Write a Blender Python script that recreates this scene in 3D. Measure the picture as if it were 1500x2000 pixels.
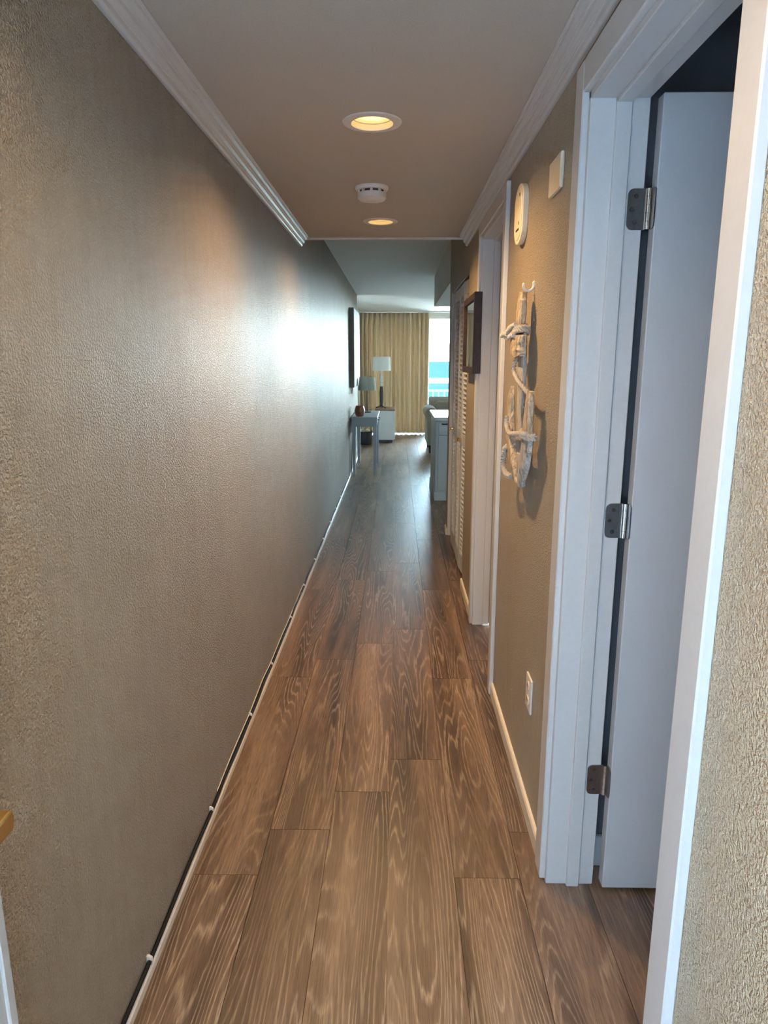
import bpy, bmesh, math, random
from mathutils import Vector, Matrix
random.seed(7)
for o in list(bpy.data.objects): bpy.data.objects.remove(o)
scn = bpy.context.scene
COL = scn.collection
# ------------------------------------------------------------------ camera
F, H = 1347.0, 1.46
PITCH = math.atan(295/F); YAW = math.atan(25*math.cos(PITCH)/F)
fw = Vector((-math.sin(YAW)*math.cos(PITCH), math.cos(YAW)*math.cos(PITCH), -math.sin(PITCH)))
rt = Vector((math.cos(YAW), math.sin(YAW), 0)); up = rt.cross(fw)
cd = bpy.data.cameras.new('camera'); cam = bpy.data.objects.new('camera', cd); COL.objects.link(cam)
cd.sensor_width = 36; cd.sensor_fit = 'AUTO'; cd.lens = F/2000*36; cd.clip_start = .02; cd.clip_end = 60000
m = Matrix((rt, up, -fw)).transposed().to_4x4(); m.translation = (0, 0, H); cam.matrix_world = m
scn.camera = cam
# ------------------------------------------------------------------ world, sun, view
SKY = 76.0
w = bpy.data.worlds.new('sky'); scn.world = w; w.use_nodes = True
nt = w.node_tree; bg = nt.nodes['Background']
tc = nt.nodes.new('ShaderNodeTexCoord'); sp = nt.nodes.new('ShaderNodeSeparateXYZ'); cr = nt.nodes.new('ShaderNodeValToRGB')
nt.links.new(tc.outputs['Generated'], sp.inputs[0]); nt.links.new(sp.outputs['Z'], cr.inputs[0]); nt.links.new(cr.outputs[0], bg.inputs[0])
cr.color_ramp.elements[0].position = 0.0; cr.color_ramp.elements[0].color = (.80, .95, 1.0, 1)
cr.color_ramp.elements[1].position = 1.0; cr.color_ramp.elements[1].color = (.34, .58, 1.0, 1)
e = cr.color_ramp.elements.new(.25); e.color = (.56, .80, 1.0, 1)
bg.inputs[1].default_value = SKY
sl = bpy.data.lights.new('sun', 'SUN'); sl.energy = 230; sl.angle = .0093; sl.color = (1, .95, .86)
sun = bpy.data.objects.new('sun', sl); COL.objects.link(sun)
sun.rotation_euler = Vector((-.65, -1.0, -1.085)).to_track_quat('-Z', 'Y').to_euler()
scn.view_settings.view_transform = 'Standard'; scn.view_settings.look = 'None'
scn.view_settings.gamma = 1; scn.view_settings.use_curve_mapping = False; scn.view_settings.exposure = 0.0
def portal(name, loc, rot, sx, sy):
    l = bpy.data.lights.new(name, 'AREA'); l.shape = 'RECTANGLE'; l.size = sx; l.size_y = sy; l.cycles.is_portal = True
    o = bpy.data.objects.new(name, l); COL.objects.link(o); o.location = loc; o.rotation_euler = rot
portal('window_daylight', (1.37, 14.48, 1.2), (-math.pi/2, 0, 0), 4.1, 2.35)
portal('entry_daylight', (-.08, -.2, 1.02), (math.pi/2, 0, 0), .92, 2.04)
CAN_W = 23; CAN_COL = (1, .65, .31)
# ------------------------------------------------------------------ pixel helpers (reference frame 1500x2000)
def ray(x, y): return fw + rt*((x-750)/F) + up*((1000-y)/F)
def onX(x, y, X): d = ray(x, y); k = X/d.x; return Vector((X, d.y*k, H+d.z*k))
def onY(x, y, Y): d = ray(x, y); k = Y/d.y; return Vector((d.x*k, Y, H+d.z*k))
# ------------------------------------------------------------------ materials
MAT = {}
def nodes(name):
    m = bpy.data.materials.new(name); m.use_nodes = True; MAT[name] = m
    t = m.node_tree; return m, t, t.nodes['Principled BSDF']
def N(t, typ, **kw):
    n = t.nodes.new(typ)
    for k, v in kw.items():
        if k.startswith('i_'):
            key = k[2:]; key = int(key) if key.isdigit() else key.replace('_', ' ')
            n.inputs[key].default_value = v
        else: setattr(n, k, v)
    return n
def L(t, a, b): t.links.new(a, b)
def math_(t, op, a, b=None, c=None):
    n = t.nodes.new('ShaderNodeMath'); n.operation = op
    for i, v in enumerate((a, b, c)):
        if v is None: continue
        if isinstance(v, (int, float)): n.inputs[i].default_value = v
        else: t.links.new(v, n.inputs[i])
    return n.outputs[0]
def ramp(t, fac, stops):
    r = t.nodes.new('ShaderNodeValToRGB'); el = r.color_ramp.elements
    el[0].position, el[0].color = stops[0][0], (*stops[0][1], 1); el[1].position, el[1].color = stops[-1][0], (*stops[-1][1], 1)
    for p, c in stops[1:-1]: e = el.new(p); e.color = (*c, 1)
    t.links.new(fac, r.inputs[0]); return r.outputs[0]
def mixc(t, fac, a, b, mode='MIX'):
    n = t.nodes.new('ShaderNodeMix'); n.data_type = 'RGBA'; n.blend_type = mode
    for i, v in ((0, fac), (6, a), (7, b)):
        if isinstance(v, (int, float)): n.inputs[i].default_value = v
        elif isinstance(v, tuple): n.inputs[i].default_value = (*v, 1)
        else: t.links.new(v, n.inputs[i])
    return n.outputs[2]
def simple(name, col, rough=.5, metal=0, bump=0, bscale=60, var=.06, spec=.5, coat=0):
    m, t, b = nodes(name)
    g = N(t, 'ShaderNodeNewGeometry'); n = N(t, 'ShaderNodeTexNoise', i_Scale=bscale, i_Detail=3.0)
    L(t, g.outputs['Position'], n.inputs['Vector'])
    d = tuple(max(0, c*(1-var)) for c in col); li = tuple(min(1, c*(1+var)) for c in col)
    L(t, ramp(t, n.outputs[0], [(.3, d), (.7, li)]), b.inputs['Base Color'])
    b.inputs['Roughness'].default_value = rough; b.inputs['Metallic'].default_value = metal
    b.inputs['Specular IOR Level'].default_value = spec; b.inputs['Coat Weight'].default_value = coat
    if bump:
        bn = N(t, 'ShaderNodeBump', i_Strength=1.0, i_Distance=bump); L(t, n.outputs[0], bn.inputs['Height']); L(t, bn.outputs[0], b.inputs['Normal'])
    return m
def wallmat(name, col, r0, r1, dist, scale, spec):
    m, t, b = nodes(name); b.inputs['Specular IOR Level'].default_value = spec
    g = N(t, 'ShaderNodeNewGeometry')
    n1 = N(t, 'ShaderNodeTexNoise', i_Scale=scale, i_Detail=2.0, i_Roughness=.55); L(t, g.outputs['Position'], n1.inputs['Vector'])
    hgt = ramp(t, n1.outputs[0], [(.36, (0, 0, 0)), (.62, (1, 1, 1))])
    bn = N(t, 'ShaderNodeBump', i_Strength=1.0, i_Distance=dist); L(t, hgt, bn.inputs['Height']); L(t, bn.outputs[0], b.inputs['Normal'])
    mp = N(t, 'ShaderNodeMapping', i_Scale=(2.5, 2.5, .6)); L(t, g.outputs['Position'], mp.inputs[0])
    n2 = N(t, 'ShaderNodeTexNoise', i_Scale=1.0, i_Detail=1.0, i_Roughness=.5); L(t, mp.outputs[0], n2.inputs['Vector'])
    mr = N(t, 'ShaderNodeMapRange', i_From_Min=.0, i_From_Max=1., i_To_Min=r0, i_To_Max=r1); L(t, n2.outputs[0], mr.inputs[0])
    L(t, mr.outputs[0], b.inputs['Roughness'])
    mq = N(t, 'ShaderNodeMapping', i_Scale=(30., 30., 5.)); L(t, g.outputs['Position'], mq.inputs[0])
    n4 = N(t, 'ShaderNodeTexNoise', i_Scale=1.0, i_Detail=4.0, i_Roughness=.7); L(t, mq.outputs[0], n4.inputs['Vector'])
    ms = N(t, 'ShaderNodeMapRange', i_From_Min=.25, i_From_Max=.75, i_To_Min=spec*.15, i_To_Max=spec*1.7); L(t, n4.outputs[0], ms.inputs[0]); L(t, ms.outputs[0], b.inputs['Specular IOR Level'])
    n3 = N(t, 'ShaderNodeTexNoise', i_Scale=3.0, i_Detail=4.0); L(t, g.outputs['Position'], n3.inputs['Vector'])
    d = tuple(c*.93 for c in col); li = tuple(c*1.06 for c in col)
    L(t, ramp(t, n3.outputs[0], [(.3, d), (.7, li)]), b.inputs['Base Color'])
    return m
wallmat('wall_paint', (.42, .315, .205), .37, .46, .014, 180., .33)
wallmat('wall_paint_satin', (.46, .350, .225), .36, .46, .0060, 220., .4)
simple('living_wall_paint', (.82, .80, .75), .6, bump=.0006, bscale=180)
simple('bathroom_unlit_tone', (.045, .047, .052), .6, bump=.0006, bscale=180)  # near-black colour holds the darkness of the unlit side room
simple('walkway_bounce_tint', (.56, .61, .68), .8, bump=.001, bscale=60)  # blue-grey tint cools the daylight bounced in from the added enclosure
simple('hall_ceiling_paint', (.54, .485, .41), .55, bump=.0002, bscale=200)
simple('living_ceiling_texture', (.82, .83, .80), .8, bump=.004, bscale=140, var=.1)
simple('trim_white', (.66, .66, .65), .28, bump=.00005, bscale=90, var=.02)
simple('entry_door_paint', (.36, .335, .31), .4, var=.03)
simple('door_white', (.62, .625, .64), .35, bump=.00015, bscale=240, var=.02)
simple('baseboard_cream', (.86, .80, .70), .35, bump=.0004, bscale=50, var=.04)
simple('plastic_white', (.82, .80, .76), .35, var=.02)
simple('plastic_cream', (.80, .70, .52), .35, var=.02)
simple('dark_slot', (.015, .012, .01), .6)
simple('brushed_nickel', (.42, .40, .38), .32, metal=1, bscale=300, var=.1)
simple('bright_steel', (.75, .73, .70), .2, metal=1)
simple('brass', (.80, .52, .18), .22, metal=1)
simple('black_rubber', (.008, .008, .009), .6, spec=.15)
simple('black_satin', (.02, .02, .022), .35)
simple('dark_espresso', (.030, .014, .011), .55, bscale=40, var=.4, spec=.25)
simple('table_grey', (.46, .54, .60), .35, var=.03)
simple('cabinet_white', (.72, .75, .73), .4, var=.03)
simple('kitchen_blue_grey', (.52, .62, .68), .4, var=.03)
simple('countertop_stone', (.84, .87, .86), .18, var=.05)
simple('brown_wood_top', (.20, .11, .07), .3, bscale=20, var=.35)
simple('sofa_fabric', (.30, .26, .20), .85, bump=.001, bscale=400, var=.12)
simple('lamp_shade_white', (.80, .82, .78), .8, bscale=300)
simple('lamp_shade_linen', (.56, .55, .45), .85, bscale=300, var=.12)
simple('crystal_grey', (.66, .68, .68), .08, var=.2, bscale=80)
simple('copper_vase_glaze', (.30, .11, .06), .35, bump=.004, bscale=110, var=.6)
simple('canvas_edge', (.17, .165, .14), .6, var=.1)
simple('canvas_face', (.40, .48, .52), .55, bscale=8, var=.35)
simple('shell_beige', (.60, .50, .34), .6, var=.2)
simple('rope_fibre', (.44, .385, .32), .85, bump=.0015, bscale=500, var=.3)
simple('jute_string', (.22, .15, .09), .8)
simple('concrete_pale', (.62, .60, .56), .8, bump=.001, bscale=60)
simple('rail_grey', (.20, .25, .28), .4, metal=.3)
simple('rail_white', (.80, .79, .78), .5)
simple('sea_water', (.0040, .0098, .0104), .6, bscale=.02, var=.12, spec=0.)
# curtain: cloth with a little light through it
m, t, b = nodes('curtain_cloth')
g = N(t, 'ShaderNodeNewGeometry'); n = N(t, 'ShaderNodeTexNoise', i_Scale=250., i_Detail=2.0); L(t, g.outputs['Position'], n.inputs['Vector'])
cc = ramp(t, n.outputs[0], [(.3, (.66, .54, .385)), (.7, (.76, .635, .465))]); L(t, cc, b.inputs['Base Color']); b.inputs['Roughness'].default_value = .85
tr = N(t, 'ShaderNodeBsdfTranslucent'); L(t, cc, tr.inputs[0]); mx = N(t, 'ShaderNodeMixShader'); mx.inputs[0].default_value = .18
L(t, b.outputs[0], mx.inputs[1]); L(t, tr.outputs[0], mx.inputs[2]); L(t, mx.outputs[0], t.nodes['Material Output'].inputs[0])
# thin clear window pane
m, t, b = nodes('window_glass')
tr = N(t, 'ShaderNodeBsdfTransparent'); gl = N(t, 'ShaderNodeBsdfGlossy', i_Roughness=.02); fr = N(t, 'ShaderNodeFresnel', i_IOR=1.45)
tr.inputs[0].default_value = (.95, .985, .98, 1)
mx = N(t, 'ShaderNodeMixShader'); L(t, fr.outputs[0], mx.inputs[0]); L(t, tr.outputs[0], mx.inputs[1]); L(t, gl.outputs[0], mx.inputs[2])
L(t, mx.outputs[0], t.nodes['Material Output'].inputs[0])
# lit lens of a ceiling can
m, t, b = nodes('lit_lens')
b.inputs['Base Color'].default_value = (.9, .8, .6, 1); b.inputs['Emission Color'].default_value = (1, .70, .22, 1); b.inputs['Emission Strength'].default_value = 2.3
# plank oak
def oak(name):
    m, t, b = nodes(name)
    tc = N(t, 'ShaderNodeTexCoord'); oi = N(t, 'ShaderNodeObjectInfo')
    rnd = oi.outputs['Random']
    cx = N(t, 'ShaderNodeCombineXYZ'); L(t, math_(t, 'MULTIPLY', rnd, 37.), cx.inputs[0]); L(t, math_(t, 'MULTIPLY', rnd, 91.), cx.inputs[1]); L(t, math_(t, 'MULTIPLY', rnd, 53.), cx.inputs[2])
    ad = N(t, 'ShaderNodeVectorMath', operation='ADD'); L(t, tc.outputs['Object'], ad.inputs[0]); L(t, cx.outputs[0], ad.inputs[1])
    def noise(sx, sy, det, rough=.5, dist=0.):
        mp = N(t, 'ShaderNodeMapping', i_Scale=(sx, sy, 1.)); L(t, ad.outputs[0], mp.inputs[0])
        n = N(t, 'ShaderNodeTexNoise', i_Scale=1.0, i_Detail=det, i_Roughness=rough, i_Distortion=dist); L(t, mp.outputs[0], n.inputs['Vector']); return n.outputs[0]
    h = noise(8.5, .62, 1.4, .40, .22)
    jit = noise(120., 9., 2., .6)
    ph = math_(t, 'ADD', math_(t, 'MULTIPLY', h, 27.), math_(t, 'MULTIPLY', jit, .7))
    fr = math_(t, 'FRACT', ph)
    line = ramp(t, fr, [(0., (.0, .0, .0)), (.42, (.05, .05, .05)), (.66, (1, 1, 1)), (.80, (.1, .1, .1)), (1., (0, 0, 0))])
    vis = ramp(t, noise(5., .9, 2.), [(.36, (.12, .12, .12)), (.6, (1, 1, 1))])
    pores = noise(420., 14., 3., .65)
    zone = noise(11., .75, 3., .55, .2)
    base = ramp(t, zone, [(.33, (.045, .024, .013)), (.46, (.128, .072, .040)), (.58, (.190, .112, .065)), (.72, (.28, .175, .106))])
    tint = math_(t, 'ADD', .86, math_(t, 'MULTIPLY', math_(t, 'FRACT', math_(t, 'MULTIPLY', rnd, 17.3)), .28))
    tg = N(t, 'ShaderNodeCombineXYZ')
    for i in range(3): L(t, tint, tg.inputs[i])
    base = mixc(t, 1.0, base, tg.outputs[0], 'MULTIPLY')
    lightc = mixc(t, .75, base, (.50, .36, .24))
    darkc = mixc(t, .5, base, (.075, .043, .025))
    lf = math_(t, 'MULTIPLY', line, vis)
    c = mixc(t, math_(t, 'MULTIPLY', vis, .6), base, darkc)
    c = mixc(t, math_(t, 'MULTIPLY', lf, .75), c, lightc)
    pr = ramp(t, pores, [(.34, (.5, .48, .46)), (.52, (1., 1., 1.)), (.72, (1.3, 1.28, 1.26))])
    c = mixc(t, .85, c, pr, 'MULTIPLY')
    # knots
    mp = N(t, 'ShaderNodeMapping', i_Scale=(6., 1.9, 1.)); L(t, ad.outputs[0], mp.inputs[0])
    vo = N(t, 'ShaderNodeTexVoronoi', i_Scale=1.0, i_Randomness=1.0); L(t, mp.outputs[0], vo.inputs['Vector'])
    kn = ramp(t, vo.outputs['Distance'], [(.03, (.30, .28, .26)), (.12, (.8, .78, .76)), (.2, (1, 1, 1))])
    c = mixc(t, .8, c, kn, 'MULTIPLY')
    L(t, c, b.inputs['Base Color'])
    rr = N(t, 'ShaderNodeMapRange', i_From_Min=.3, i_From_Max=.7, i_To_Min=.30, i_To_Max=.44); L(t, pores, rr.inputs[0]); L(t, rr.outputs[0], b.inputs['Roughness'])
    bn = N(t, 'ShaderNodeBump', i_Strength=.6, i_Distance=.0006); L(t, math_(t, 'ADD', pores, math_(t, 'MULTIPLY', lf, .5)), bn.inputs['Height']); L(t, bn.outputs[0], b.inputs['Normal'])
oak('oak_plank')
# driftwood with grooves along its length
def drift(name, dark, light):
    m, t, b = nodes(name)
    g = N(t, 'ShaderNodeNewGeometry'); mp = N(t, 'ShaderNodeMapping', i_Scale=(60., 60., 6.)); L(t, g.outputs['Position'], mp.inputs[0])
    n = N(t, 'ShaderNodeTexNoise', i_Scale=2.2, i_Detail=4., i_Roughness=.65, i_Distortion=.6); L(t, mp.outputs[0], n.inputs['Vector'])
    L(t, ramp(t, n.outputs[0], [(.36, tuple(c*.35 for c in dark)), (.46, dark), (.66, light)]), b.inputs['Base Color']); b.inputs['Roughness'].default_value = .8
    bn = N(t, 'ShaderNodeBump', i_Strength=1., i_Distance=.004); L(t, n.outputs[0], bn.inputs['Height']); L(t, bn.outputs[0], b.inputs['Normal'])
drift('driftwood', (.34, .25, .16), (.58, .47, .33))
drift('driftwood_pale', (.36, .33, .29), (.58, .54, .48))
# ------------------------------------------------------------------ mesh builder
class MB:
    def __init__(s): s.v = []; s.f = []
    def add(s, vs, fs):
        k = len(s.v); s.v += [tuple(v) for v in vs]; s.f += [tuple(i+k for i in f) for f in fs]; return s
    def box(s, x0, x1, y0, y1, z0, z1):
        return s.add([(x, y, z) for z in (z0, z1) for y in (y0, y1) for x in (x0, x1)],
                     [(0, 2, 3, 1), (4, 5, 7, 6), (0, 1, 5, 4), (2, 6, 7, 3), (0, 4, 6, 2), (1, 3, 7, 5)])
    def prism(s, pts, axis, a, b):
        n = len(pts)
        def P(p, q): return {'x': (q, p[0], p[1]), 'y': (p[0], q, p[1]), 'z': (p[0], p[1], q)}[axis]
        return s.add([P(p, a) for p in pts]+[P(p, b) for p in pts],
                     [tuple(range(n-1, -1, -1)), tuple(range(n, 2*n))]+[(i, (i+1) % n, n+(i+1) % n, n+i) for i in range(n)])
    def lathe(s, prof, c=(0, 0, 0), n=32, axis='z', cap=True):
        vs = []
        for r, h in prof:
            for i in range(n):
                a = 2*math.pi*i/n; p = (r*math.cos(a), r*math.sin(a), h)
                if axis == 'y': p = (p[0], p[2], p[1])
                if axis == 'x': p = (p[2], p[0], p[1])
                vs.append((p[0]+c[0], p[1]+c[1], p[2]+c[2]))
        fs = []
        for j in range(len(prof)-1):
            for i in range(n): fs.append((j*n+i, j*n+(i+1) % n, (j+1)*n+(i+1) % n, (j+1)*n+i))
        if cap: fs.append(tuple(range(n-1, -1, -1))); fs.append(tuple(range((len(prof)-1)*n, len(prof)*n)))
        return s.add(vs, fs)
    def tube(s, path, r, n=8, lobes=0, twist=0., amp=.16):
        path = [Vector(p) for p in path]; rings = []; prev = None; dist = 0
        for i, p in enumerate(path):
            tg = (path[min(i+1, len(path)-1)]-path[max(i-1, 0)]).normalized()
            if prev is None:
                a = Vector((0, 0, 1)) if abs(tg.z) < .9 else Vector((1, 0, 0)); u = tg.cross(a).normalized()
            else: u = (prev-tg*prev.dot(tg)).normalized()
            prev = u; v = tg.cross(u)
            if i: dist += (p-path[i-1]).length
            rr = r[i] if isinstance(r, (list, tuple)) else r
            ring = []
            for k in range(n):
                a = 2*math.pi*k/n; q = rr*(1+amp*math.cos(lobes*(a-twist*dist))) if lobes else rr
                ring.append(p+u*(q*math.cos(a))+v*(q*math.sin(a)))
            rings.append(ring)
        m_ = len(rings)
        return s.add([p for g_ in rings for p in g_], [(j*n+i, j*n+(i+1) % n, (j+1)*n+(i+1) % n, (j+1)*n+i) for j in range(m_-1) for i in range(n)]
                     + [tuple(range(n-1, -1, -1)), tuple(range((m_-1)*n, m_*n))])
    def mesh(s, name, mat, bevel=0, smooth=False, seg=1):
        me = bpy.data.meshes.new(name); bm = bmesh.new()
        vs = [bm.verts.new(v) for v in s.v]
        for f in s.f:
            try: bm.faces.new([vs[i] for i in f])
            except ValueError: pass
        bmesh.ops.recalc_face_normals(bm, faces=bm.faces)
        if bevel:
            ed = [e for e in bm.edges if len(e.link_faces) == 2 and e.calc_face_angle(0) > .6]
            bmesh.ops.bevel(bm, geom=ed, offset=bevel, segments=seg, profile=.5, affect='EDGES', clamp_overlap=True)
        bm.to_mesh(me); bm.free(); me.materials.append(MAT[mat])
        if smooth:
            for p in me.polygons: p.use_smooth = True
            me.set_sharp_from_angle(angle=.7)
        return me
    def obj(s, name, mat, parent=None, bevel=0, smooth=False, seg=1):
        return link(name, s.mesh(name, mat, bevel, smooth, seg), parent)
def link(name, me, parent=None):
    o = bpy.data.objects.new(name, me); COL.objects.link(o); o.parent = parent; return o
def tag(o, label, cat, group=None, kind=None):
    o['label'] = label; o['category'] = cat
    if group: o['group'] = group
    if kind: o['kind'] = kind
    return o
def thing(name, label, cat, loc=(0, 0, 0), group=None, kind=None):
    o = bpy.data.objects.new(name, None); COL.objects.link(o); o.location = loc; o.empty_display_size = .1
    return tag(o, label, cat, group, kind)
def box(*a): return MB().box(*a)
def struct(name, mb, mat, label, cat, bevel=0): return tag(mb.obj(name, mat, None, bevel), label, cat, None, 'structure')
# parts written in world coordinates are shifted back to their thing; sub-parts need no shift
def wchild(mb, name, mat, parent, **k):
    o = mb.obj(name, mat, parent, **k); o.matrix_parent_inverse = Matrix.Translation(-parent.location); return o
def smooth_path(pts, n=8):
    P = [Vector(p) for p in pts]; out = []
    for i in range(len(P)-1):
        a, b_, c, d = P[max(i-1, 0)], P[i], P[i+1], P[min(i+2, len(P)-1)]
        for k in range(n):
            u = k/n; out.append(.5*((2*b_)+(c-a)*u+(2*a-5*b_+4*c-d)*u*u+(3*b_-a-3*c+d)*u**3))
    out.append(P[-1]); return out
# ================================================================== STRUCTURE
LX, RX = -.60, .435          # hall wall faces
ZH, ZL = 2.21, 2.425         # hall / living ceiling
YE = 4.56                    # hall ceiling ends
WT = .125                    # right wall thickness
R2 = RX+WT
CANS = [(-.082, .82), (-.082, 2.43), (-.092, 4.04)]
# floor and its planks
floor = struct('floor', box(-.95, 3.7, -.12, 14.5, -.06, -.010), 'brown_wood_top', 'brown oak plank floor running down the hallway to the window', 'floor')
PW, PL = .190, 1.285
pm = MB().box(-PW/2+.0009, PW/2-.0009, -PL/2+.0009, PL/2-.0009, -.010, 0).mesh('plank', 'oak_plank')
def plank(x, y0, y1, me=None):
    if abs((y1-y0)-PL) < 1e-4: me = pm
    else: me = MB().box(-PW/2+.0009, PW/2-.0009, -(y1-y0)/2+.0009, (y1-y0)/2-.0009, -.010, 0).mesh('plank', 'oak_plank')
    o = link('plank', me, floor); o.location = (x, (y0+y1)/2, 0)
def column(i, ya, yb):
    x = -.588+PW*(i+.5); off = 1.726+.2015*(i % 4)
    k = math.floor((ya-off)/PL); y = off+k*PL
    while y < yb-.02:
        a, b_ = max(y, ya), min(y+PL, yb)
        if b_-a > .03: plank(x, a, b_)
        y += PL
for i in range(6): column(i, -.10, 14.3)
column(-1, 10.76, 14.3)
for i in (6, 7, 8, 9): column(i, .32, 1.78)
column(6, 2.95, 3.67); column(6, 4.4, 5.74)
for i in range(6, 12): column(i, 5.92, 14.3)
# walls
struct('wall_left', box(LX-.14, LX, -.24, 10.74, -.06, 2.5), 'wall_paint', 'glossy taupe orange-peel wall running along the left of the hallway', 'wall')
struct('wall_left_far', box(LX-.32, LX-.16, 10.74, 14.5, -.06, 2.5), 'living_wall_paint', 'pale set-back wall of the living room beside the curtain', 'wall')
# right wall with its three openings
D1 = (.96, 1.725, 2.05); D2 = (2.91, 3.705, 2.075); D3 = (4.37, 5.76, 1.995)
wr = MB(); ys = [-.24, D1[0], D1[1], D2[0], D2[1], D3[0], D3[1], 5.90]
for k in range(7):
    z0 = {1: D1[2], 3: D2[2], 5: D3[2]}.get(k, -.06); wr.box(RX, R2, ys[k], ys[k+1], z0, 2.5)
struct('wall_right', wr, 'wall_paint_satin', 'tan painted wall with the doorways along the right of the hallway', 'wall')
struct('wall_bathroom', MB().box(R2, 2.3, 1.795, 1.9, -.06, 2.5).box(R2, 2.3, .2, .3, -.06, 2.5).box(2.2, 2.3, .3, 1.795, -.06, 2.5), 'bathroom_unlit_tone', 'dim wall of the side room behind the open white door', 'wall')
struct('wall_closet', MB().box(R2, 1.2, 4.2, 4.3, -.06, 2.5).box(1.1, 1.2, 4.3, 5.8, -.06, 2.5), 'living_wall_paint', 'dark inside wall of the closet behind the louvered doors', 'wall')
struct('wall_kitchen', box(R2, 3.7, 5.80, 5.90, -.06, 2.5), 'living_wall_paint', 'wall at the near end of the kitchen behind the closet', 'wall')
struct('wall_right_far', box(3.6, 3.7, 5.90, 14.5, -.06, 2.5), 'living_wall_paint', 'right side wall of the living room out of sight', 'wall')
WX0, WX1, WZ = -.66, 3.4, 2.335
struct('wall_window', MB().box(-.92, WX0, 14.36, 14.5, -.06, 2.5).box(WX1, 3.7, 14.36, 14.5, -.06, 2.5).box(WX0, WX1, 14.36, 14.5, WZ, 2.5), 'living_wall_paint', 'end wall around the sliding glass door behind the curtain', 'wall')
struct('wall_entry', MB().box(LX-.14, -.54, -.24, -.12, -.06, 2.5).box(.38, R2, -.24, -.12, -.06, 2.5).box(-.54, .38, -.24, -.12, 2.05, 2.5), 'wall_paint_satin', 'wall around the entry doorway behind the viewer', 'wall')
# ceilings
hc = MB(); yb = -.12; S = .14
for (cx, cy) in CANS:
    hc.box(LX, RX, yb, cy-S, ZH, ZH+.012); hc.box(LX, cx-S, cy-S, cy+S, ZH, ZH+.012); hc.box(cx+S, RX, cy-S, cy+S, ZH, ZH+.012); yb = cy+S
    n = 32; inner = [(cx+.071*math.cos(2*math.pi*i/n), cy+.071*math.sin(2*math.pi*i/n)) for i in range(n)]; outer = []
    for i in range(n):
        c, s_ = math.cos(2*math.pi*i/n), math.sin(2*math.pi*i/n); k = S/max(abs(c), abs(s_)); outer.append((cx+k*c, cy+k*s_))
    vs = [(*p, ZH) for p in inner]+[(*p, ZH) for p in outer]
    hc.add(vs, [(i, (i+1) % n, n+(i+1) % n, n+i) for i in range(n)])
hc.box(LX, RX, yb, YE, ZH, ZH+.012).box(LX, RX, YE-.06, YE, ZH+.012, 2.5)
struct('ceiling', hc, 'hall_ceiling_paint', 'low flat beige ceiling over the hallway', 'ceiling')
struct('ceiling_living', box(-.95, 3.7, -.24, 14.5, ZL, 2.56), 'living_ceiling_texture', 'higher textured grey ceiling of the living room', 'ceiling')
struct('trim_1', box(LX, RX, YE-.004, YE+.014, ZH-.012, ZH+.018), 'trim_white', 'thin white trim along the far edge of the hallway ceiling', 'trim', .003)
prof = [(0, 0), (0, -.062), (.010, -.062), (.016, -.056), (.018, -.044), (.024, -.043), (.030, -.034), (.032, -.024), (.039, -.023), (.046, -.014), (.048, -.006), (.054, -.005), (.054, 0)]
struct('trim_2', MB().prism([(LX+a, ZH+b_) for a, b_ in prof], 'y', -.12, 4.50), 'trim_white', 'ridged white crown moulding along the left hallway ceiling edge', 'trim', .0015)
struct('trim_3', MB().prism([(RX-a, ZH+b_) for a, b_ in prof], 'y', -.12, 4.50), 'trim_white', 'ridged white crown moulding along the right hallway ceiling edge', 'trim', .0015)
struct('trim_4', box(RX, 1.25, 5.90, 8.42, 2.085, ZL), 'living_ceiling_texture', 'grey soffit hanging from the ceiling above the kitchen counter', 'soffit', .003)
# baseboards
struct('baseboard_left', MB().prism([(LX, 0), (LX+.012, 0), (LX+.012, .022), (LX+.007, .030), (LX, .032)], 'y', -.12, 10.74), 'baseboard_cream', 'thin white base strip along the foot of the left wall', 'baseboard')
def bboard(name, y0, y1, lab): struct(name, MB().prism([(RX, 0), (RX-.012, 0), (RX-.012, .050), (RX-.008, .057), (RX, .058)], 'y', y0, y1), 'baseboard_cream', lab, 'baseboard')
bboard('baseboard_right', 1.80, 2.855, 'cream baseboard below the wall outlet between the two doorways')
bboard('baseboard_right_far', 3.805, 4.37, 'short cream baseboard between the far doorway and the louvered closet')
bboard('baseboard_closet_end', 5.76, 5.91, 'tiny white baseboard stub at the far end of the closet wall')
struct('baseboard_bathroom', box(R2+.02, 2.2, 1.78, 1.795, 0, .10), 'trim_white', 'white baseboard glimpsed through the gap behind the open door', 'baseboard', .003)
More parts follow.
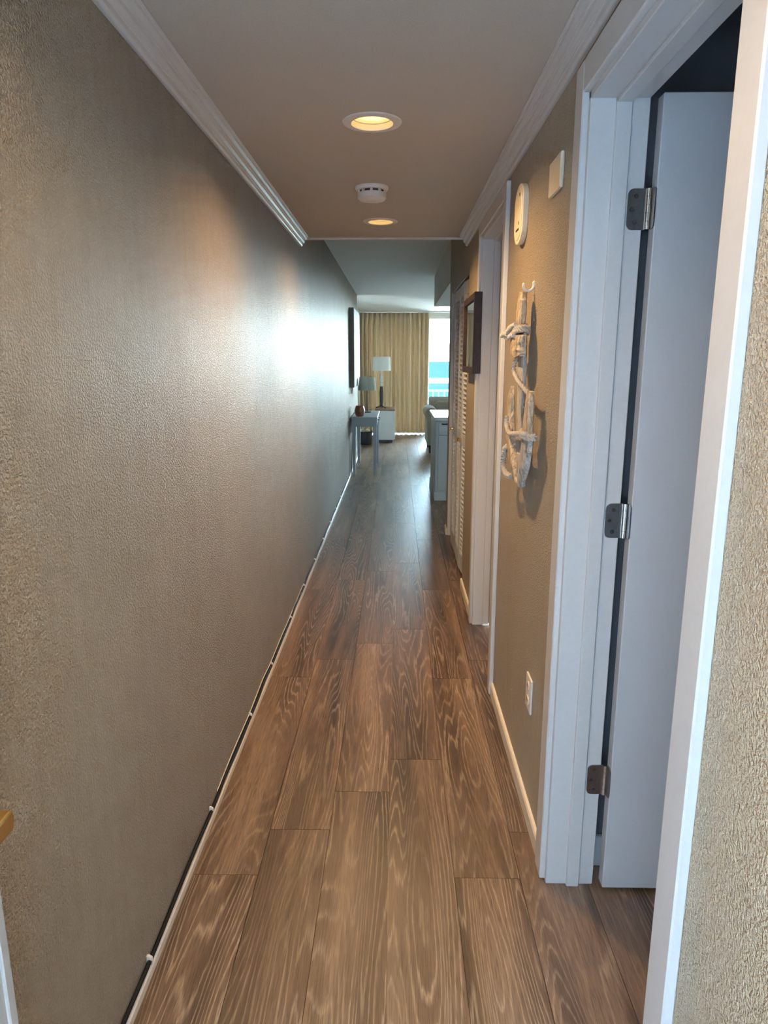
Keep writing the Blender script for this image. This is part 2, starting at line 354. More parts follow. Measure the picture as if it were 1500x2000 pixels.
# ------------------------------------------------------------------ door 1 (open, right foreground)
d1 = thing('door_1', 'white door standing open on three nickel hinges at the right', 'door', (RX, 1.70, 0), kind='structure')
CW = .018
def casing(par, y0, y1, zt, wd):
    wchild(box(RX-CW, RX+.001, y0-wd, y0, 0, zt+wd), 'casing_side', 'trim_white', par, bevel=.003)
    wchild(box(RX-CW, RX+.001, y1, y1+wd, 0, zt+wd), 'casing_side', 'trim_white', par, bevel=.003)
    wchild(box(RX-CW, RX+.001, y0, y1, zt, zt+wd), 'casing_head', 'trim_white', par, bevel=.003)
def jamb(par, y0, y1, zt, th, sx0, sx1, st):
    wchild(box(RX-.004, R2+.004, y1-th, y1, 0, zt), 'jamb_side', 'trim_white', par, bevel=.002)
    wchild(box(RX-.004, R2+.004, y0, y0+th, 0, zt), 'jamb_side', 'trim_white', par, bevel=.002)
    wchild(box(RX-.004, R2+.004, y0, y1, zt-th, zt), 'jamb_head', 'trim_white', par, bevel=.002)
    wchild(box(sx0, sx1, y1-th-st, y1-th, 0, zt-th), 'door_stop', 'trim_white', par, bevel=.002)
    wchild(box(sx0, sx1, y0+th, y0+th+st, 0, zt-th), 'door_stop', 'trim_white', par, bevel=.002)
    wchild(box(sx0, sx1, y0+th, y1-th, zt-th-st, zt-th), 'door_stop', 'trim_white', par, bevel=.002)
casing(d1, D1[0]-.002, 1.727, 2.05, .070)
jamb(d1, D1[0], 1.725, 2.05, .018, .487, .522, .011)
hy = 1.700
leaf = wchild(box(.583, .583+.74, hy-.020, hy+.016, .012, 2.035), 'door_leaf', 'door_white', d1, bevel=.002)
kn = MB().lathe([(.006, 0), (.030, .002), (.032, .008), (.012, .012), (.011, .035), (.026, .042), (.030, .055), (.022, .068), (.005, .072)], (1.26, hy-.020, .95), 24, 'y')
kn.v = [(x, 2*(hy-.020)-y, z) for x, y, z in kn.v]
kn.obj('door_knob', 'brushed_nickel', leaf, smooth=True)
for zc in (1.800, 1.066, .336):
    hz = .0445
    def rr(y, x0, x1, z0, z1, r=.014, left=True):
        pts = []
        for (cx, cz, a0) in ((x0+r, z0+r, 180), (x1, z0, None), (x1, z1, None), (x0+r, z1-r, 90)) if left else ((x0, z0, None), (x1-r, z0+r, 270), (x1-r, z1-r, 0), (x0, z1, None)):
            if a0 is None: pts.append((cx, cz))
            else: pts += [(cx+r*math.cos(math.radians(a0+q)), cz+r*math.sin(math.radians(a0+q))) for q in range(0, 91, 15)]
        return pts
    hg = wchild(MB().prism(rr(0, .527, .568, zc-hz, zc+hz), 'y', 1.7045, 1.7075), 'hinge', 'brushed_nickel', d1)
    hg['label'] = 'nickel butt hinge with rounded corners'
    lf = MB().prism([(hy+.012-(p[0]-.527), p[1]) for p in rr(0, .527, .557, zc-hz, zc+hz)][::-1], 'x', .5805, .5835)
    sub = lambda mb, nm, mt, **k: mb.obj(nm, mt, hg, **k)
    lf = MB().prism(rr(0, hy-.020, hy+.006, zc-hz, zc+hz, .01), 'x', .5802, .5835); sub(lf, 'hinge_leaf', 'brushed_nickel')
    for q in range(5): sub(MB().lathe([(.0062, zc-hz+q*.0178+.0004), (.0062, zc-hz+(q+1)*.0178-.0004)], (.574, hy+.004, 0), 16), 'knuckle', 'bright_steel', smooth=True)
    for (sx, sz) in ((.546, .028), (.538, 0), (.546, -.028)): sub(MB().lathe([(.0048, -.0003), (.0036, -.0016)], (sx, 1.7045, zc+sz), 14, 'y'), 'screw', 'dark_slot')
# ------------------------------------------------------------------ door 2 (middle doorway)
d2 = thing('door_2', 'white cased doorway with a closed door beyond the driftwood ornament', 'door', (RX, 3.69, 0), kind='structure')
casing(d2, 2.91, 3.705, 2.075, .060)
jamb(d2, 2.91, 3.705, 2.075, .018, .487, .522, .011)
wchild(box(.524, .556, 2.93, 3.685, .012, 2.055), 'door_leaf', 'door_white', d2, bevel=.002)
# ------------------------------------------------------------------ door 3 (louvered bifold closet)
d3 = thing('door_3', 'white louvered bifold closet doors on the right beyond the framed mirror', 'door', (RX, 5.06, 0), kind='structure')
wchild(box(RX+.002, R2, D3[0]+.001, D3[0]+.012, 0, D3[2]), 'jamb_side', 'trim_white', d3)
wchild(box(RX+.002, R2, D3[1]-.012, D3[1]-.001, 0, D3[2]), 'jamb_side', 'trim_white', d3)
wchild(box(RX+.010, R2-.05, D3[0]+.012, D3[1]-.012, D3[2]-.014, D3[2]-.001), 'track', 'brushed_nickel', d3)
PH0, PH1 = .03, 1.965
slat_mesh = {}
def panel(a, b_, knob=None):
    a, b_ = Vector((*a, 0)), Vector((*b_, 0)); wd = (b_-a).length-.004; ang = math.atan2(b_.y-a.y, b_.x-a.x)
    fr = MB(); T = .014; st = .045
    fr.box(0, st, -T, T, PH0, PH1).box(wd-st, wd, -T, T, PH0, PH1)
    for z0, z1 in ((PH0, PH0+.12), (.90, .98), (PH1-.085, PH1)): fr.box(st, wd-st, -T+.001, T-.001, z0, z1)
    p = fr.obj('louver_panel', 'door_white', d3, bevel=.002)
    p.matrix_parent_inverse = Matrix.Translation(-d3.location); p.location = a+Vector((.002*math.cos(ang), .002*math.sin(ang), 0)); p.rotation_euler = (0, 0, ang)
    key = round(wd, 3)
    if key not in slat_mesh:
        s_ = MB().box(st-.004, wd-st+.004, -.0165, .0165, -.002, .002); c_, n_ = math.cos(math.radians(-38)), math.sin(math.radians(-38))
        s_.v = [(x, y*c_-z*n_, y*n_+z*c_) for x, y, z in s_.v]; slat_mesh[key] = s_.mesh('slat', 'door_white', bevel=.001)
    for z0, z1 in ((PH0+.12, .90), (.98, PH1-.085)):
        n = int((z1-z0-.012)/.031)
        for k in range(n):
            o = link('slat', slat_mesh[key], p); o.location = (0, 0, z0+.020+k*(z1-z0-.036)/(n-1))
    if knob is not None:
        MB().lathe([(.007, 0), (.006, .012), (.013, .018), (.014, .026), (.006, .031)], (knob, T, .94), 18, 'y').obj('knob', 'brass', p, smooth=True)
pts = [(.476, 4.385), (.453, 4.715), (.458, 5.06), (.454, 5.405), (.476, 5.745)]
panel(pts[0], pts[1], .30); panel(pts[1], pts[2]); panel(pts[2], pts[3]); panel(pts[3], pts[4], .04)
# ------------------------------------------------------------------ door 4 (entry door folded back, bottom left)
d4 = thing('door_4', 'grey-white entry door swung open against the left wall with a brass lever', 'door', (-.52, -.1, 0), kind='structure')
ex = -.50
l4 = wchild(box(ex-.045, ex, -.11, .745, .012, 2.03), 'door_leaf', 'entry_door_paint', d4, bevel=.004, seg=2)
box(ex-.040, ex+.004, .722, .738, .012, 2.03).obj('edge_strip', 'entry_door_paint', l4, bevel=.0015)
hl = MB().lathe([(.032, 0), (.032, .006), (.026, .010), (.013, .013), (.013, .045)], (ex, .676, .938), 28, 'x')
lev = wchild(hl, 'lever_rose', 'brass', d4, smooth=True)
lv = MB().prism([(.700, .926), (.704, .940), (.700, .952), (.66, .950), (.600, .946), (.565, .942), (.565, .930), (.60, .928)], 'x', ex+.040, ex+.056)
lv.obj('lever_handle', 'brass', lev, bevel=.003, seg=2)
# ------------------------------------------------------------------ sliding window
wd = thing('window_1', 'tall sliding glass door to the balcony with the sea beyond', 'window', (1.7, 14.42, 0), kind='structure')
for nm, a in (('window_frame', (WX0, WX1, 14.39, 14.46, WZ-.05, WZ)), ('window_sill', (WX0, WX1, 14.37, 14.47, -.005, .035)), ('window_frame', (WX0, WX0+.05, 14.39, 14.46, .035, WZ-.05)), ('window_frame', (WX1-.05, WX1, 14.39, 14.46, .035, WZ-.05)), ('window_frame', (1.70, 1.77, 14.39, 14.46, .035, WZ-.05))):
    wchild(box(*a), nm, 'rail_white', wd, bevel=.004)
wchild(box(WX0+.05, 1.70, 14.42, 14.426, .035, WZ-.05), 'pane', 'window_glass', wd); wchild(box(1.77, WX1-.05, 14.43, 14.436, .035, WZ-.05), 'pane', 'window_glass', wd)
# ------------------------------------------------------------------ outside
struct('balcony', MB().box(-1.2, 4.2, 14.5, 16.1, -.16, -.03).box(-1.2, 4.2, 14.5, 15.8, 2.55, 2.7), 'concrete_pale', 'pale concrete balcony outside the sliding glass door', 'balcony')
rl = thing('balcony_railing', 'grey and white balcony railing in front of the sea', 'railing', (1.5, 16.0, -.03))
wchild(box(-1.1, 4.1, 15.95, 16.03, 1.055, 1.075), 'handrail', 'rail_grey', rl, bevel=.004)
wchild(box(-1.1, 4.1, 15.965, 16.015, .965, 1.052), 'top_band', 'rail_white', rl, bevel=.003)
wchild(box(-1.1, 4.1, 15.975, 16.005, .785, .815), 'mid_rail', 'rail_grey', rl, bevel=.003)
wchild(box(-1.1, 4.1, 15.975, 16.005, .06, .09), 'bottom_rail', 'rail_grey', rl, bevel=.003)
bme = box(-.009, .009, -.009, .009, .09, .785).mesh('baluster', 'rail_grey')
for k in range(20):
    o = link('baluster', bme, rl); o.matrix_parent_inverse = Matrix.Translation(-rl.location); o.location = (.70+.13*k, 15.99, 0)
for x in (-1.08, .62, 4.08): wchild(box(x-.02, x+.02, 15.97, 16.01, -.03, 1.055), 'post', 'rail_white', rl, bevel=.003)
struct('sea', MB().add([(-30000, 60, -22), (30000, 60, -22), (30000, 45000, -22), (-30000, 45000, -22)], [(0, 1, 2, 3)]), 'sea_water', 'pale turquoise sea seen through the window up to the horizon', 'sea')
struct('walkway_light_baffle', MB().box(-9, 9, -1.78, -.24, -.2, -.03).box(-9, 9, -1.9, -.24, 2.6, 2.75).box(-9, 0, -1.9, -1.78, -.2, 2.6).box(1.3, 9, -1.9, -1.78, -.2, 2.6).box(0, 1.3, -1.9, -1.78, -.2, 2.12).box(0, 1.3, -1.9, -1.78, 2.225, 2.6), 'walkway_bounce_tint', 'unseen enclosure added behind the viewer, its slot shaping daylight at the entry', 'walkway_light_baffle')  # unseen walls with a slot, added to steer daylight in through the entry
# ================================================================== HALL FIXTURES
canlab = ['recessed ceiling can light above the viewer', 'lit recessed ceiling can light nearest the viewer, before the smoke detector', 'lit recessed ceiling can light beyond the smoke detector']
for (cx, cy), lab in zip(CANS, canlab):
    t_ = thing('recessed_light', lab, 'ceiling light', (cx, cy, ZH), group='recessed lights along the hallway ceiling')
    MB().lathe([(.096, -.0005), (.094, -.004), (.080, -.007), (.068, -.006), (.0665, .0)], n=40, cap=False).obj('trim_ring', 'plastic_white', t_, smooth=True)
    MB().lathe([(.067, -.004), (.066, .012), (.063, .014), (.062, .026), (.059, .028), (.058, .044)], n=40, cap=False).obj('baffle', 'plastic_cream', t_, smooth=True)
    MB().lathe([(.001, .018), (.040, .019), (.0625, .024), (.0625, .030), (.001, .030)], n=40).obj('lens', 'lit_lens', t_, smooth=True)
    l = bpy.data.lights.new('bulb', 'SPOT'); l.energy = CAN_W*4*(.4 if cy < 1 else 1); l.color = CAN_COL; l.spot_size = math.radians(150); l.spot_blend = 1.0; l.shadow_soft_size = .012
    o = bpy.data.objects.new('bulb', l); COL.objects.link(o); o.parent = t_; o.location = (0, 0, .006)
sd = thing('smoke_detector', 'round white smoke detector with dark slots between the two lights', 'smoke detector', (-.113, 3.28, ZH))
MB().lathe([(.073, 0), (.073, -.010), (.070, -.014), (.060, -.016)], n=40).obj('base', 'plastic_white', sd, smooth=True)
MB().lathe([(.056, -.014), (.056, -.028)], n=40).obj('slot_ring', 'dark_slot', sd, smooth=True)
MB().lathe([(.063, -.026), (.065, -.030), (.063, -.048), (.054, -.056), (.030, -.060), (.001, -.061)], n=40).obj('cover', 'plastic_white', sd, smooth=True)
for k in range(10):
    a = 2*math.pi*(k+.5)/10; r = .0605; p = MB().box(-.0055, .0055, -.004, .004, -.030, -.013); c_, s_ = math.cos(a+math.pi/2), math.sin(a+math.pi/2)
    p.v = [(r*math.cos(a)+x*c_-y*s_, r*math.sin(a)+x*s_+y*c_, z) for x, y, z in p.v]; p.obj('rib', 'plastic_white', sd)
# wall plates, right wall
tag(box(RX-.011, RX, 1.955, 2.095, 1.905, 1.995).obj('blank_plate', 'plastic_cream', None, bevel=.004, seg=2), 'blank cream cover plate high on the right wall near the open door', 'wall plate')
wa = thing('wall_chime', 'cream wall alarm with rounded ends, dark slot and screw holes', 'alarm', (RX, 2.535, 1.95))
prof = []
for q in range(0, 181, 12): a = math.radians(q); prof.append((.080*math.cos(a), .045+.052*math.sin(a)))
for q in range(180, 361, 12): a = math.radians(q); prof.append((.080*math.cos(a), -.045+.052*math.sin(a)))
MB().prism(prof, 'x', -.020, 0).obj('body', 'plastic_cream', wa, bevel=.003, seg=2)
MB().prism([(y*.82, z*.86-.002) for y, z in prof], 'x', -.023, -.019).obj('front_cover', 'plastic_cream', wa, bevel=.002)
for z in (.058, -.032): MB().lathe([(.006, -.0236), (.006, -.020)], (0, -.030, z), 16, 'x').obj('screw_hole', 'dark_slot', wa)
box(-.0236, -.020, -.032, .022, -.055, -.048).obj('slot', 'dark_slot', wa)
ol = thing('wall_outlet', 'white duplex outlet low on the right wall above the baseboard', 'outlet', (RX, 2.06, .412))
box(-.007, 0, -.040, .040, -.058, .058).obj('cover_plate', 'plastic_white', ol, bevel=.003, seg=2)
for z in (.024, -.024):
    rc = MB().lathe([(.0165, -.0095), (.0165, -.006)], (0, 0, z), 24, 'x').obj('receptacle', 'plastic_cream', ol)
    for y in (-.006, .006): box(-.0100, -.0090, y-.0012, y+.0012, z-.002, z+.007).obj('socket_slot', 'dark_slot', rc)
MB().lathe([(.003, -.0085), (.003, -.006)], (0, 0, 0), 12, 'x').obj('screw', 'bright_steel', ol)
# framed mirror
fm = thing('framed_mirror', 'small mirror in a deep dark brown frame on the right wall', 'mirror', (RX, 3.96, 1.60))
my0, my1, mz0, mz1 = -.29, .29, -.205, .205
for nm, a in (('frame_side', (-.040, 0, my0, my0+.035, mz0, mz1)), ('frame_side', (-.040, 0, my1-.035, my1, mz0, mz1)), ('frame_top', (-.040, 0, my0+.035, my1-.035, mz1-.035, mz1)), ('frame_bottom', (-.040, 0, my0+.035, my1-.035, mz0, mz0+.035))):
    box(*a).obj(nm, 'dark_espresso', fm, bevel=.002)
simple('mirror_silver', (.90, .88, .80), .03, metal=1, var=.0)
box(-.030, -.024, my0+.034, my1-.034, mz0+.034, mz1-.034).obj('mirror_glass', 'mirror_silver', fm)
# ------------------------------------------------------------------ driftwood anchor with rope, on its hook
hk = MB(); hp = []
for q in range(-20, 201, 10):
    a = math.radians(q); hp.append((.416-.0165*math.cos(a), 2.29, 1.695-.018*math.sin(a)))
hp = [(.4345, 2.29, 1.704)]+hp[::-1]
hk.tube(smooth_path(hp, 2), [.0045]*(2*(len(hp)-1)-5)+[.0045, .0042, .004, .0035, .003, .0015], 10)
tag(hk.obj('wall_hook', 'plastic_white', None, smooth=True), 'small white curved hook holding the driftwood ornament on the wall', 'hook')
orn = thing('driftwood_anchor', 'anchor of driftwood pieces bound with rope hanging on the right wall', 'ornament', (.40, 2.26, 1.35))
def wood(name, secs, mat='driftwood', seed=0):
    # secs: (z, ycentre, halfwidth, xcentre, halfthick)
    rnd = random.Random(seed); mb = MB(); n = 10; rows = []
    S2 = []
    for i in range(len(secs)-1):
        for k in range(4):
            u = k/4; S2.append([a*(1-u)+b_*u for a, b_ in zip(secs[i], secs[i+1])])
    S2.append(list(secs[-1]))
    ph = [rnd.uniform(.86, 1.08) for _ in range(n)]
    for (z, yc, hw, xc, ht) in S2:
        for i in range(n):
            a = 2*math.pi*i/n; k = ph[i]*rnd.uniform(.93, 1.06)
            c, s_ = math.cos(a), math.sin(a); c = math.copysign(abs(c)**.6, c); s_ = math.copysign(abs(s_)**.6, s_)
            rows.append((xc+ht*k*c, yc+hw*k*s_, z+rnd.uniform(-.002, .002)))
    m_ = len(S2)
    mb.add(rows, [(j*n+i, j*n+(i+1) % n, (j+1)*n+(i+1) % n, (j+1)*n+i) for j in range(m_-1) for i in range(n)]+[tuple(range(n-1, -1, -1)), tuple(range((m_-1)*n, m_*n))])
    return wchild(mb, name, mat, orn)
wood('top_piece', [(1.548, 2.295, .034, .398, .012), (1.60, 2.293, .044, .397, .014), (1.645, 2.295, .042, .398, .013), (1.672, 2.302, .026, .400, .010)], seed=1)
wood('stock_block', [(1.474, 2.285, .074, .392, .018), (1.500, 2.285, .078, .391, .019), (1.538, 2.285, .074, .392, .018)], seed=2)
wood('shank', [(1.10, 2.225, .036, .405, .010), (1.20, 2.25, .040, .404, .012), (1.32, 2.268, .040, .404, .012), (1.48, 2.275, .036, .404, .011), (1.575, 2.285, .030, .404, .010)], 'driftwood_pale', seed=3)
wood('arm_piece', [(1.075, 2.245, .030, .396, .010), (1.13, 2.31, .048, .393, .013), (1.20, 2.375, .052, .392, .014), (1.27, 2.405, .046, .392, .013), (1.335, 2.405, .036, .393, .011), (1.375, 2.41, .018, .395, .007)], seed=4)
wood('arm_piece', [(1.085, 2.165, .032, .396, .010), (1.14, 2.12, .046, .395, .013), (1.20, 2.085, .045, .394, .013), (1.24, 2.072, .042, .394, .013)], 'driftwood_pale', seed=5)
wood('fluke_piece', [(1.245, 2.082, .046, .394, .013), (1.29, 2.085, .042, .394, .013), (1.34, 2.080, .032, .395, .012), (1.372, 2.078, .016, .397, .008)], seed=6)
wood('crown_piece', [(1.068, 2.188, .022, .402, .012), (1.11, 2.20, .034, .400, .012), (1.17, 2.215, .030, .398, .010)], 'driftwood_pale', seed=7)
def rope(pts, r=.0065, name='rope'):
    p = smooth_path(pts, 14); return wchild(MB().tube(p, r, 12, 3, 190., .30), name, 'rope_fibre', orn, smooth=False)
def loop(z0, z1, y0, y1, xf, xb, n, tilt=0):
    out = []
    for k in range(n*8+1):
        a = 2*math.pi*k/8; u = k/(n*8); c, s_ = math.cos(a), math.sin(a)
        out.append(((xf+xb)/2+(xb-xf)/2*s_, (y0+y1)/2+(y1-y0)/2*c, z0+(z1-z0)*u+tilt*c))
    return out
rope(loop(1.545, 1.562, 2.232, 2.350, .376, .418, 2, -.006))
rope([(.374, 2.26, 1.572), (.366, 2.31, 1.566), (.362, 2.352, 1.551), (.360, 2.375, 1.546), (.366, 2.362, 1.533), (.372, 2.31, 1.543), (.372, 2.262, 1.538)])
rope([(.372, 2.335, 1.535), (.356, 2.37, 1.548), (.352, 2.395, 1.541)])
rope([(.398, 2.325, 1.475), (.388, 2.338, 1.45), (.386, 2.322, 1.425), (.386, 2.26, 1.405), (.388, 2.20, 1.390), (.394, 2.14, 1.372), (.402, 2.09, 1.355)])
rope(loop(1.235, 1.250, 2.018, 2.140, .378, .412, 2, .002))
rope([(.376, 2.375, 1.275), (.374, 2.360, 1.250), (.374, 2.30, 1.228), (.378, 2.22, 1.232), (.377, 2.12, 1.243), (.379, 2.03, 1.250)], .007)
rope([(.384, 2.37, 1.175), (.380, 2.41, 1.160), (.380, 2.44, 1.125), (.380, 2.43, 1.095), (.382, 2.38, 1.078), (.388, 2.31, 1.078)], .0085)
wchild(MB().tube([(.411, 2.29, 1.674), (.410, 2.285, 1.65), (.409, 2.275, 1.60)], .0014, 6), 'hanging_string', 'jute_string', orn)
# ------------------------------------------------------------------ cables along the left baseboard
rnd = random.Random(3)
clipY = [1.39, 1.96, 2.568, 3.055, 3.667, 4.236, 4.83, 5.42, 6.03, 6.62, 7.2]
path = [(LX+.0055, -.1, .040)]
for a, b_ in zip([.80]+clipY, clipY):
    path.append((LX+.0075, a, .0400))
    for u in (.3, .62): path.append((LX+.0075, a+(b_-a)*u, .0400+rnd.uniform(-.001, .010)))
path.append((LX+.0055, clipY[-1], .0395)); path.append((LX+.006, 8.7, .0385))
tag(MB().tube(smooth_path(path, 6), .0058, 8).obj('black_cable', 'black_rubber', None, smooth=True), 'black cable clipped along the top of the left base strip', 'cable')
wp = [(LX+.0025, 2.05, .050), (LX+.0025, 2.3, .056), (LX+.0025, 2.568, .051), (LX+.0025, 2.85, .062), (LX+.0025, 3.055, .052), (LX+.0025, 3.4, .055), (LX+.0025, 3.667, .05), (LX+.0025, 4.2, .056)]
tag(MB().tube(smooth_path(wp, 6), .0018, 6).obj('white_cord', 'plastic_white', None, smooth=True), 'thin white cord running just above the black cable', 'cord')
for k, y in enumerate(clipY):
    c = MB().prism([(LX, .030), (LX+.014, .030), (LX+.014, .050), (LX+.006, .056), (LX, .056)], 'y', -.004, .004)
    o = c.obj('cable_clip', 'plastic_white', None, bevel=.0015); o.location = (0, y, 0)
    nth = ['nearest the viewer', 'second from the viewer', 'third from the viewer', 'fourth from the viewer', 'fifth from the viewer', 'sixth from the viewer', 'seventh from the viewer', 'eighth from the viewer', 'ninth from the viewer', 'second farthest from the viewer', 'farthest from the viewer'][k]
    tag(o, 'small white clip on the black cable along the left wall, '+nth, 'cable clip', 'cable clips along the left wall')
# ================================================================== LIVING ROOM
# canvas on the left wall
pc = thing('wall_art', 'tall canvas with dark grey edges on the left wall above the console table', 'artwork', (LX, 9.55, 1.62))
box(0, .062, -.65, .65, -.49, .49).obj('canvas_box', 'canvas_edge', pc, bevel=.002)
box(.0622, .065, -.645, .645, -.485, .485).obj('canvas_front', 'canvas_face', pc)
# console table
ct = thing('console_table', 'grey-blue narrow console table with tapered legs against the left wall', 'table', (-.415, 9.48, 0))
box(-.17, .17, -.60, .60, .735, .755).obj('tabletop', 'table_grey', ct, bevel=.003)
for nm, a in (('apron', (-.145, .145, -.575, -.555, .63, .735)), ('apron', (-.145, .145, .555, .575, .63, .735)), ('apron', (-.155, -.135, -.555, .555, .63, .735)), ('apron', (.135, .155, -.555, .555, .63, .735))): box(*a).obj(nm, 'table_grey', ct)
def tleg(x, y):
    a, b_ = .027, .017; MB().add([(x+s1*k, y+s2*k, z) for z, k in ((0, b_), (.735, a)) for s1, s2 in ((-1, -1), (1, -1), (1, 1), (-1, 1))],
        [(3, 2, 1, 0), (4, 5, 6, 7)]+[(i, (i+1) % 4, 4+(i+1) % 4, 4+i) for i in range(4)]).obj('leg', 'table_grey', ct, bevel=.002)
for x in (-.135, .135):
    for y in (-.555, .555): tleg(x, y)
for y in (-.12, .22):
    box(.155, .160, y-.16, y+.16, .645, .725).obj('drawer_front', 'table_grey', ct, bevel=.002)
    MB().lathe([(.008, .160), (.006, .168), (.012, .174), (.008, .182)], (0, y, .685), 16, 'x').obj('drawer_knob', 'black_satin', ct, smooth=True)
va = MB().lathe([(.038, .755), (.052, .765), (.066, .80), (.069, .825), (.062, .860), (.052, .885), (.054, .893), (.048, .893), (.046, .885), (.056, .855), (.055, .80), (.03, .77)], (-.480, 9.05, 0), 32)
tag(va.obj('vase', 'copper_vase_glaze', None, smooth=True), 'round copper-brown mottled vase on the near end of the console table', 'vase')
def lamp(name, lab, c, z0, parts):
    t_ = thing(name, lab, 'lamp', (c[0], c[1], z0))
    for nm, mt, prof_, cap in parts: MB().lathe([(r, z-z0) for r, z in prof_], n=36, cap=cap).obj(nm, mt, t_, smooth=True)
    return t_
l1 = lamp('table_lamp', 'small lamp with a flared linen shade on the console table', (-.412, 9.75), .755, [
    ('base', 'black_satin', [(.055, .755), (.055, .767), (.015, .772)], True), ('stem', 'black_satin', [(.008, .772), (.008, 1.16)], True),
    ('lamp_shade', 'lamp_shade_linen', [(.127, 1.06), (.108, 1.243), (.106, 1.243), (.125, 1.06), (.127, 1.06)], False)])
cb = thing('side_cabinet', 'white side cabinet with a brown wooden top before the curtain', 'cabinet', (-.215, 13.0, 0))
box(-.17, .17, -.40, .40, .05, .575).obj('body', 'cabinet_white', cb, bevel=.003)
box(-.18, .185, -.41, .41, .575, .60).obj('top', 'brown_wood_top', cb, bevel=.003)
box(-.15, .14, -.36, .38, 0, .05).obj('plinth', 'black_satin', cb)
box(.17, .186, -.39, .39, .06, .565).obj('door_panel', 'cabinet_white', cb, bevel=.003)
l2 = lamp('drum_lamp', 'taller lamp with a white drum shade on the side cabinet', (-.283, 13.0), .60, [
    ('neck', 'crystal_grey', [(.020, 1.00), (.032, 1.03), (.022, 1.06), (.034, 1.10), (.022, 1.14), (.030, 1.18), (.014, 1.22), (.008, 1.28)], True),
    ('stem', 'black_satin', [(.024, .625), (.034, .72), (.036, .90), (.026, 1.00)], True),
    ('lamp_shade', 'lamp_shade_white', [(.167, 1.285), (.163, 1.534), (.160, 1.534), (.164, 1.285), (.167, 1.285)], False)])
for k in range(3):
    a = math.radians(200+120*k); c_, s_ = math.cos(a), math.sin(a)
    MB().tube(smooth_path([(.015*c_, .015*s_, .06), (.05*c_, .05*s_, .03), (.11*c_, .11*s_, .008)], 5), .009, 8).obj('foot', 'black_satin', l2, smooth=True)
# basket with shells on the floor under the table line of sight
bk = thing('basket', 'black wire basket on the floor behind the console table legs', 'basket', (-.565, 12.35, 0))
MB().lathe([(.105, .0), (.115, .004), (.13, .17), (.135, .23), (.128, .23), (.123, .17), (.108, .012), (.02, .012)], n=28, cap=False).obj('bowl', 'black_satin', bk, smooth=True)
MB().lathe([(.138, .222), (.140, .232), (.134, .240), (.126, .236), (.128, .224)], n=28, cap=False).obj('rim', 'black_satin', bk, smooth=True)
for k, (x, y, z) in enumerate([(-.05, -.05, .235), (.05, -.05, .235), (.0, .055, .24), (.0, -.012, .318)]):
    o = MB().lathe([(.048*math.sin(math.pi*q/10)+.0005, -.048*math.cos(math.pi*q/10)) for q in range(11)], n=18).obj('decorative_ball', 'shell_beige', None, smooth=True)
    o.location = (-.565+x, 12.35+y, z); tag(o, ['left front beige ball in the black basket', 'right front beige ball in the black basket', 'rear beige ball in the black basket', 'topmost beige ball heaped on the black basket'][k], 'ball', 'balls in the black basket')
tag(MB().tube(smooth_path([(LX+.010, 9.30, .60), (LX+.009, 9.2, .40), (LX+.013, 8.98, .15), (LX+.018, 8.93, .006)], 6), .005, 8).obj('dark_wall_line', 'black_rubber', None, smooth=True), 'thin dark line running down the wall behind the console table', 'cord')  # thin dark tube curving down the wall to the floor
# curtain
CX0, CX1, NP = -.742, .652, 15
def curtain():
    nx, nz = NP*14, 26; vs = []; fs = []; rnd = random.Random(5)
    jit = [rnd.uniform(-.25, .25) for _ in range(NP+2)]; am = [rnd.uniform(.75, 1.2) for _ in range(NP+2)]
    for j in range(nz+1):
        v = j/nz; z = .022+(2.395-.022)*v
        for i in range(nx+1):
            u = i/nx; ph = u*NP; k = int(ph); fr = ph-k
            j_ = jit[k]*(1-fr)+jit[k+1]*fr; a_ = am[k]*(1-fr)+am[k+1]*fr
            top = max(0, (v-.90)/.10); dep = (.072*a_)*(1-.55*top)
            w_ = math.sin(2*math.pi*(ph+j_*(1-top))); w_ = math.copysign(abs(w_)**.75, w_)
            fine = .014*math.sin(2*math.pi*ph*3.1+.6*v)*(1-top)
            edge = -.012*(1-v)*u
            vs.append((CX0+(CX1-CX0)*u+edge, 14.20+dep*w_+fine, z))
    for j in range(nz):
        for i in range(nx): a = j*(nx+1)+i; fs.append((a, a+1, a+nx+2, a+nx+1))
    return MB().add(vs, fs)
cu = curtain().obj('curtain', 'curtain_cloth', None, smooth=False)
for p in cu.data.polygons: p.use_smooth = True
sm = cu.modifiers.new('thickness', 'SOLIDIFY'); sm.thickness = .003
tag(cu, 'floor-length beige pleated curtain drawn across the left of the window', 'curtain')
tag(box(-.75, 3.4, 14.17, 14.23, 2.398, 2.425).obj('curtain_rail', 'rail_white', None, bevel=.003), 'white ceiling rail carrying the beige pleated curtain', 'curtain rail')
# kitchen cabinet and countertop
kc = thing('kitchen_cabinet', 'pale blue-grey kitchen base cabinet at the end of the peninsula', 'cabinet', (.85, 7.76, 0))
kx0, kx1, ky0, ky1 = .412-.85, .95-.85, 7.255-7.76, 8.26-7.76
box(kx0, kx1, ky0, ky1, .0, .838).obj('body', 'kitchen_blue_grey', kc, bevel=.003)
box(kx0-.010, kx1, ky0-.012, ky1, 0, .095).obj('plinth', 'kitchen_blue_grey', kc, bevel=.003)
box(kx0+.028, kx1-.03, ky0-.014, ky0, .70, .825).obj('drawer_front', 'kitchen_blue_grey', kc, bevel=.003)
box(kx0+.028, kx1-.03, ky0-.014, ky0, .115, .685).obj('cabinet_door', 'kitchen_blue_grey', kc, bevel=.003)
box(kx0+.06, kx1-.06, ky0-.016, ky0-.0135, .806, .822).obj('shadow_gap_strip', 'dark_slot', kc)  # dark strip stands in for the shadow gap beneath the countertop
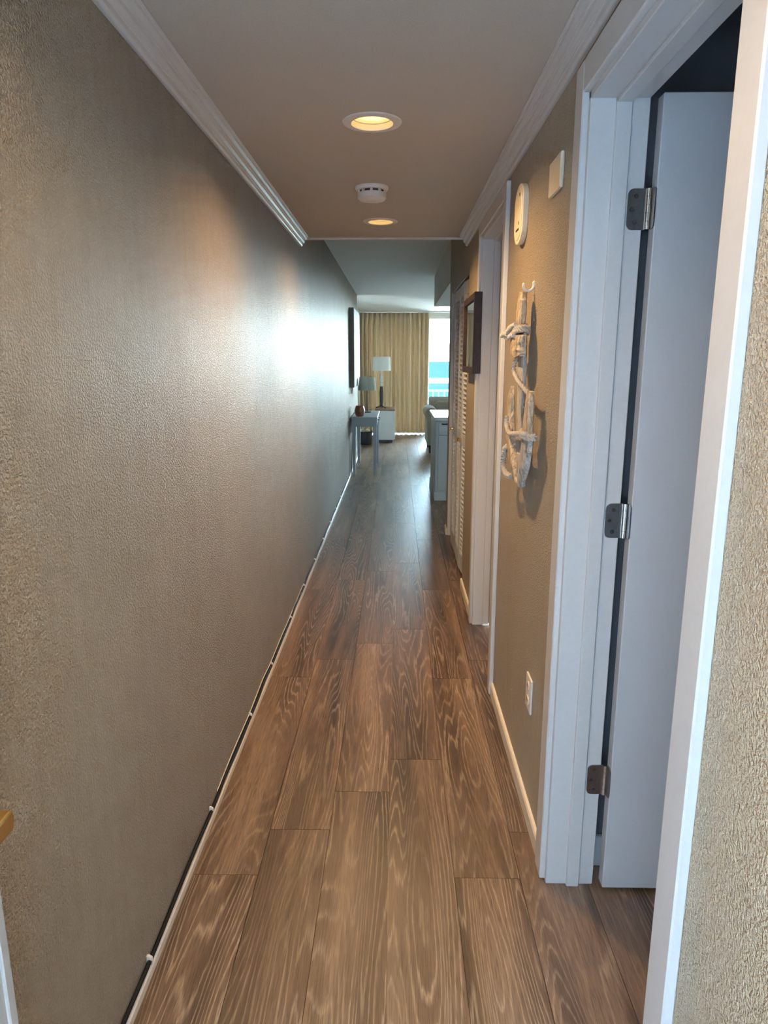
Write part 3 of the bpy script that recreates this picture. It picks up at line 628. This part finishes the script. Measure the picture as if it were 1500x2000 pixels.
tag(box(.392, 1.8, 7.225, 8.30, .850, .888).obj('countertop', 'countertop_stone', None, bevel=.004), 'white stone countertop on the kitchen peninsula', 'countertop')
box(kx0+.01, kx1, ky0+.01, ky1, .838, .850).obj('top_rail', 'kitchen_blue_grey', kc)
kc2 = box(.952, 1.78, 7.255, 8.26, 0, .850).obj('kitchen_cabinet', 'kitchen_blue_grey', None, bevel=.003)
tag(kc2, 'second blue-grey base cabinet right of the first under the countertop', 'cabinet')
# sofa facing the viewer, rolled left arm
sf = thing('sofa', 'beige fabric sofa with a rolled arm before the window', 'sofa', (1.45, 11.6, 0))
X0 = .455-1.45
def arm(xs):
    pts = []
    cx, cz, r = xs+.105, .625, .108
    for q in range(-50, 231, 14): a = math.radians(q); pts.append((cx+r*math.cos(a), cz+r*math.sin(a)))
    pts += [(xs+.038, .13), (xs+.21, .13)]
    return pts
MB().prism(arm(X0), 'y', -.50, .42).obj('arm', 'sofa_fabric', sf, bevel=.012, seg=2, smooth=True)
MB().prism([(-x, z) for x, z in arm(X0)], 'y', -.50, .42).obj('arm', 'sofa_fabric', sf, bevel=.012, seg=2, smooth=True)
box(X0+.19, -X0-.19, -.48, .42, .13, .36).obj('seat_base', 'sofa_fabric', sf, bevel=.02, seg=2)
for s_ in (0, 1):
    xa = X0+.20+s_*(-X0-.20); box(xa, xa+(-X0-.205), -.50, .22, .36, .50).obj('seat_cushion', 'sofa_fabric', sf, bevel=.04, seg=3, smooth=True)
    bc = box(xa, xa+(-X0-.205), .14, .34, .50, .80).obj('back_cushion', 'sofa_fabric', sf, bevel=.06, seg=3, smooth=True)
MB().prism([(.24, .13), (.46, .13), (.46, .80), (.42, .86), (.34, .87), (.27, .82)], 'x', X0+.10, -X0-.10).obj('back', 'sofa_fabric', sf, bevel=.03, seg=3, smooth=True)
for x in (X0+.10, -X0-.10):
    for y in (-.42, .34): MB().lathe([(.030, 0), (.040, .13)], (x, y, 0), 14).obj('leg', 'black_satin', sf, smooth=True)
